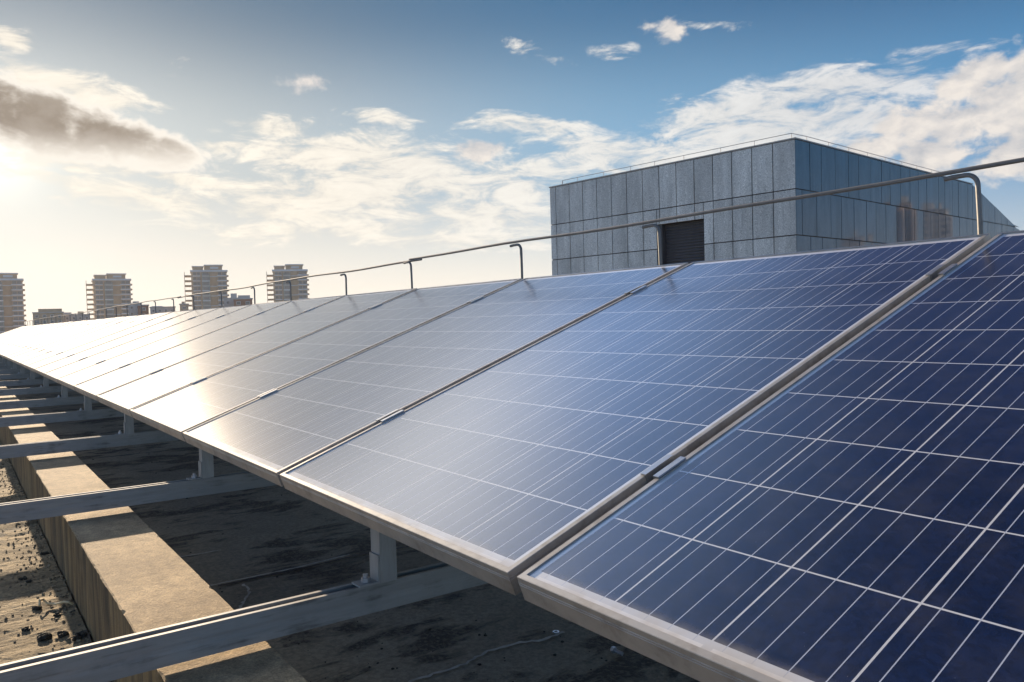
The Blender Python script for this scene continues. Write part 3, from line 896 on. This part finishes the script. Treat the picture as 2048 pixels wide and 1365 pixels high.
# right face slabs, polished; each a hair out of plane
r1 = [0, 0.562, 1.033, 1.624, 2.219, 2.695, 3.277, 3.83, 4.289, 4.855, 5.397, 5.896, 6.412, 7.178, 7.585, 8.098, 8.531, 9.229, 9.60, 10.336, 10.9, 11.4, 12.0, 12.5, 13.1, 13.6, 14.2]
r2 = [0, 0.232, 0.813, 1.412, 1.876, 2.454, 3.053, 3.528, 4.043, 4.63, 5.087, 5.633, 6.191, 6.659, 7.15, 7.624, 8.111, 8.6, 9.143, 9.60, 10.3, 10.8, 11.4, 12.0, 12.5, 13.1, 13.6, 14.2]
b_ = MB()
def ztop(yv): return ZT if yv <= ye else ZT - sl * (yv - ye)
for r_ in range(len(rows) - 1):
    z1 = ZT - rows[r_] * S; z0 = ZT - rows[r_ + 1] * S
    J = 0.013
    rr = r1 if r_ % 2 == 0 else r2
    for c_ in range(len(rr) - 1):
        ya, yb = rr[c_] * S + J, rr[c_ + 1] * S - J
        ta, tb = min(z1 - J, ztop(ya) - J), min(z1 - J, ztop(yb) - J)
        if ta - z0 < 0.05: continue
        tb = max(tb, z0 + J + 0.01)
        e = [random.gauss(0, 0.0016) for _ in range(4)]
        n = len(b_.v)
        b_.v += [(0.0 + e[0], ya, z0 + J), (0.0 + e[1], yb, z0 + J), (0.0 + e[0] + e[1] - 0, yb, tb), (e[0] * 2, ya, ta),
                 (-0.03, ya, z0 + J), (-0.03, yb, z0 + J), (-0.03, yb, tb), (-0.03, ya, ta)]
        b_.v[n + 2] = (e[1] + e[2], yb, tb); b_.v[n + 3] = (e[0] + e[2], ya, ta)
        for f in ((0, 1, 2, 3), (7, 6, 5, 4), (0, 4, 5, 1), (1, 5, 6, 2), (2, 6, 7, 3), (3, 7, 4, 0)):
            b_.f.append(tuple(n + q for q in f)); b_.mi.append(0)
b_.build('polished_side', M['polished'], bld)
# coping
b_ = MB()
b_.box(-LW - 0.02, 0.02, -0.02, 0.30, ZT + 0.001, ZT + 0.035)
b_.box(-0.30, 0.02, 0.301, ye, ZT + 0.001, ZT + 0.035)
b_.build('coping', M['greywall'], bld)
# shutter door
b_ = MB()
b_.box(dx0 + 0.18, dx1, 0.21, 0.25, 0, dz1)
nsl = int(dz1 / 0.085)
for i in range(nsl):
    zz = i * 0.085
    b_.prism([(0.205, zz + 0.004), (0.185, zz + 0.020), (0.180, zz + 0.045), (0.195, zz + 0.078), (0.205, zz + 0.081)], lambda a, c, t: (t, a, c), dx0 + 0.19, dx1 - 0.01)
dr_ = b_.build('shutter_door', M['shutter'], bld)
b_ = MB(); b_.box(dx0 + 0.001, dx0 + 0.17, 0.04, 0.25, 0, dz1 - 0.002)
b_.build('door_jamb', M['reveal'], dr_)

cond = empty('roof_conductor', (KC.x, KC.y, KC.z + 0.035), (0, 0, yaw))
tag(cond, 'thin lightning wire on short pegs along the top edge of the stone building', 'wire')
pegs = [(-a * S, 0.10) for a in (6.2, 5.69, 4.85, 4.04, 3.36, 2.58, 1.67, 0.9, 0.11)]
pegs += [(-0.10, a * S) for a in (0.6, 1.5, 2.4, 3.3, 4.2, 5.1, 6.0, 6.9, 7.8, 8.7)]
line = []
for (a, c) in pegs:
    b_ = MB(); b_.tube([(a, c, 0), (a, c, 0.125), (a, c, 0.14)], 0.008, 6)
    b_.build('peg', M['wire'], cond)
    line.append((a, c, 0.145))
line = [(line[0][0] - 0.02, 0.10, 0.0), (line[0][0] - 0.02, 0.10, 0.12)] + line
b_ = MB(); b_.tube(line, 0.008, 6); b_.build('wire', M['wire'], cond)

# ------------------------------------------------------------------ apartment towers far off
GZ = -26.0
CAMP = Vector((0.939, -0.664, 0.38))
def make_tower():
    root = empty('apartment_tower', (0, 0, 0))
    H = 60.0; fh = 3.05; nf = 10
    # body
    b_ = MB()
    b_.box(-8.8, 12.2, -8.0, 9, 0, H)
    b_.box(-8.8, -2.6, -9.3, -8.01, 0, H)
    b_.box(2.0, 6.3, -9.0, -8.01, 0, H)
    b_.build('brick_wall', M['brick'], root)
    b_ = MB()
    b_.box(-2.55, 1.95, -10.6, -8.02, 0, H - 1.2); b_.build('glazed_bay', M['greenglass'], root)
    b_ = MB()
    b_.box(6.4, 11.9, -10.0, -8.02, 0, H - 0.5); b_.build('corner_bay', M['brick'], root)
    b_ = MB(); b_.box(-9.3, 12.8, -8.6, 9.5, H + 0.01, H + 1.1); b_.build('cornice', M['white'], root)
    # crown
    b_ = MB(); b_.box(-7.9, -1.6, -7.4, 4, H + 1.11, H + 3.2); b_.build('crown_block', M['brick'], root)
    b_ = MB(); b_.box(-8.2, -1.3, -7.8, 4.4, H + 3.21, H + 3.65); b_.build('crown_cap', M['white'], root)
    b_ = MB(); b_.box(-1.0, 9.6, -6.5, 5, H + 1.12, H + 3.9); b_.build('crown_block', M['brick'], root)
    b_ = MB(); b_.box(-1.25, 10.2, -7.1, 5.5, H + 3.91, H + 4.55); b_.build('crown_cap', M['white'], root)
    b_ = MB(); b_.box(2.5, 7.4, -6.56, -6.4, H + 2.0, H + 3.2); b_.build('window', M['white'], root)
    for i in range(nf):
        z0 = H - fh * (i + 1)
        # open corner balcony
        b_ = MB()
        b_.box(-12.8, -8.81, -7.2, -1.0, z0, z0 + 0.3)
        b_.box(-12.8, -12.5, -7.2, -6.9, z0 + 0.3, z0 + fh)
        b_.box(-12.75, -8.82, -7.15, -7.0, z0 + 0.3, z0 + 1.05)
        b_.build('balcony', M['brick'], root)
        b_ = MB(); b_.box(12.21, 13.3, -7.0, -2.0, z0, z0 + 1.0); b_.build('balcony', M['brick'], root)
        if i % 2 == 0:
            b_ = MB(); b_.box(-9.1, 12.6, -8.35 - 0.9, -7.9, z0 - 0.25, z0 + 0.28); b_.build('floor_band', M['white'], root)
        b_ = MB(); b_.box(6.2, 12.1, -10.3, -10.01, z0 + 0.05, z0 + 0.75); b_.build('sill_band', M['white'], root)
        b_ = MB(); b_.box(-7.9, -3.4, -9.62, -9.31, z0 + 0.1, z0 + 0.65); b_.build('sill_band', M['white'], root)
        b_ = MB(); b_.box(-2.7, 2.1, -10.8, -10.61, z0 - 0.1, z0 + 0.5); b_.build('sill_band', M['white'] if i % 2 else M['greywall'], root)
        for (xa, xb, yf) in ((-7.6, -5.7, -9.31), (-5.4, -3.6, -9.31), (6.9, 9.0, -10.01), (9.3, 11.5, -10.01), (-8.6, -8.3, -8.02)):
            b_ = MB(); b_.box(xa, xb, yf - 0.06, yf - 0.001, z0 + 0.85, z0 + 2.6); b_.build('window', M['winglass'], root)
        b_ = MB()
        b_.box(-1.9, 1.3, -10.68, -10.601, z0 + 0.9, z0 + 2.5); b_.build('window', M['winglass'], root)
    return root
T = [((-555.7, 23.8), 35.26, 'tan apartment tower cut off by the left picture edge', 0.0),
     ((-551.5, 82.6), 35.2, 'tan apartment tower with white bands, second from the left, above low roofs', 0.05),
     ((-516.1, 133.7), 38.9, 'tan apartment tower third from the left, beside low red brick blocks', 0.02),
     ((-496.4, 179.7), 38.5, 'tan apartment tower standing rightmost of the four on the skyline', 0.0)]
tw0 = make_tower()
for i, ((tx, ty), ct, lab, dr) in enumerate(T):
    o = tw0 if i == 0 else copy_tree(tw0)
    d = Vector((tx, ty, 0)) - Vector((CAMP.x, CAMP.y, 0))
    o.location = (tx, ty, ct - 64.7)
    o.rotation_euler = (0, 0, math.atan2(d.y, d.x) - math.pi / 2 + dr)
    tag(o, lab, 'apartment tower', 'apartment towers on the skyline')
    # foundation storeys down to the city ground
    if ct - 64.7 > GZ:
        b_ = MB(); b_.box(-8.7, 12.1, -7.9, 8.9, GZ - (ct - 64.7), 0.0); b_.build('podium', M['greywall'], o)

def low_block(cx, cy, top, w, d, wall, lab, steps=(), winrows=3):
    root = empty('low_building', (cx, cy, GZ))
    dd = Vector((cx, cy, 0)) - Vector((CAMP.x, CAMP.y, 0))
    root.rotation_euler = (0, 0, math.atan2(dd.y, dd.x) - math.pi / 2)
    H = top - GZ
    b_ = MB(); b_.box(-w / 2, w / 2, -d / 2, d / 2, 0, H); b_.build('wall', wall, root)
    b_ = MB(); b_.box(-w / 2 - 0.3, w / 2 + 0.3, -d / 2 - 0.3, d / 2 + 0.3, H + 0.01, H + 0.5); b_.build('roof_edge', M['greywall'], root)
    for (xa, xb, hh, mm) in steps:
        b_ = MB(); b_.box(xa, xb, -d / 4, d / 4, H + 0.51, H + hh); b_.build('roof_block', mm, root)
    n = max(1, int(w / 3.0))
    for r_ in range(winrows):
        for i in range(n):
            xa = -w / 2 + (i + 0.28) * w / n
            z0 = H - 2.5 - r_ * 3.1
            b_ = MB(); b_.box(xa, xa + w / n * 0.45, -d / 2 - 0.12, -d / 2 - 0.001, z0, z0 + 1.5); f_ = b_.build('window', M['white'], root)
            b_ = MB(); b_.box(xa + .15, xa + w / n * 0.45 - .15, -d / 2 - 0.16, -d / 2 - 0.121, z0 + .15, z0 + 1.35); b_.build('pane', M['winglass'], f_)
    tag(root, lab, 'low building')
    return root
low_block(-481.2, 42.3, 9.6, 14.0, 12, M['brick'], 'low brown block right of the leftmost tower, with a stepped roof', [(-4.5, 6.5, 2.2, M['brick'])])
low_block(-496.0, 56.0, 8.4, 16.0, 12, M['greywall'], 'low grey block just left of the second tower, partly behind the brown one', [(-6, -1, 1.6, M['greywall']), (2, 5, 2.0, M['brick'])])
low_block(-433.1, 76.6, 12.4, 6.0, 9, M['greywall'], 'narrow grey block touching the right side of the second tower', [(-1, 2, 1.4, M['greywall'])])
low_block(-420.0, 78.0, 11.2, 4.9, 9, M['brickred'], 'narrow brown brick block right of the second tower, behind a rail post')
low_block(-456.9, 94.8, 11.0, 12.5, 9, M['greywall'], 'low flat grey block between the second and third towers', [(-5.5, 0.0, 0.9, M['white'])])
low_block(-439.8, 102.0, 12.0, 4.2, 9, M['brick'], 'small brown block touching the left side of the third tower', [(-1.2, 0.4, 1.6, M['brick'])])
low_block(-384.8, 111.2, 13.0, 7.0, 9, M['greywall'], 'pale grey block with a raised roof hut right of the third tower', [(-0.4, 2.4, 2.6, M['greywall'])])
low_block(-371.6, 112.6, 12.3, 8.2, 9, M['brickred'], 'red brick block with white windows right of the third tower', [(-2.2, 3.2, 1.9, M['greywall'])])

# city off to the right of the picture, seen only mirrored in the polished stone
for i, (br, dist, w, h, mm) in enumerate([(65.8, 440, 11, 50, 'greywall'), (67.6, 450, 8, 56, 'brick'), (70.2, 430, 12, 38, 'greywall'), (78, 420, 30, 30, 'greywall')]):
    a = R(br)
    d = HD * math.cos(a) + HR * math.sin(a)
    p = CAMP + d * dist
    low_block(p.x, p.y, h * 0.93, w, 18, M[mm], WORDS[i] + ' city block beyond the right picture edge, seen mirrored in the polished stone side', [(-w / 5, w / 5, 4.0, M['greywall'])], 9)

# ------------------------------------------------------------------ air
m = bpy.data.materials.new('evening haze'); m.use_nodes = True
nt = m.node_tree; nt.nodes.clear()
mo = nt.nodes.new('ShaderNodeOutputMaterial'); pv_ = nt.nodes.new('ShaderNodeVolumePrincipled')
pv_.inputs['Color'].default_value = (0.95, 0.93, 0.9, 1)
pv_.inputs['Density'].default_value = 0.00018
pv_.inputs['Anisotropy'].default_value = 0.1
nt.links.new(pv_.outputs[0], mo.inputs['Volume'])
b_ = MB(); b_.box(-2020, 2020, -2020, 2020, -27.0, 60.0)
tag(b_.build('haze', m), kind='stuff')
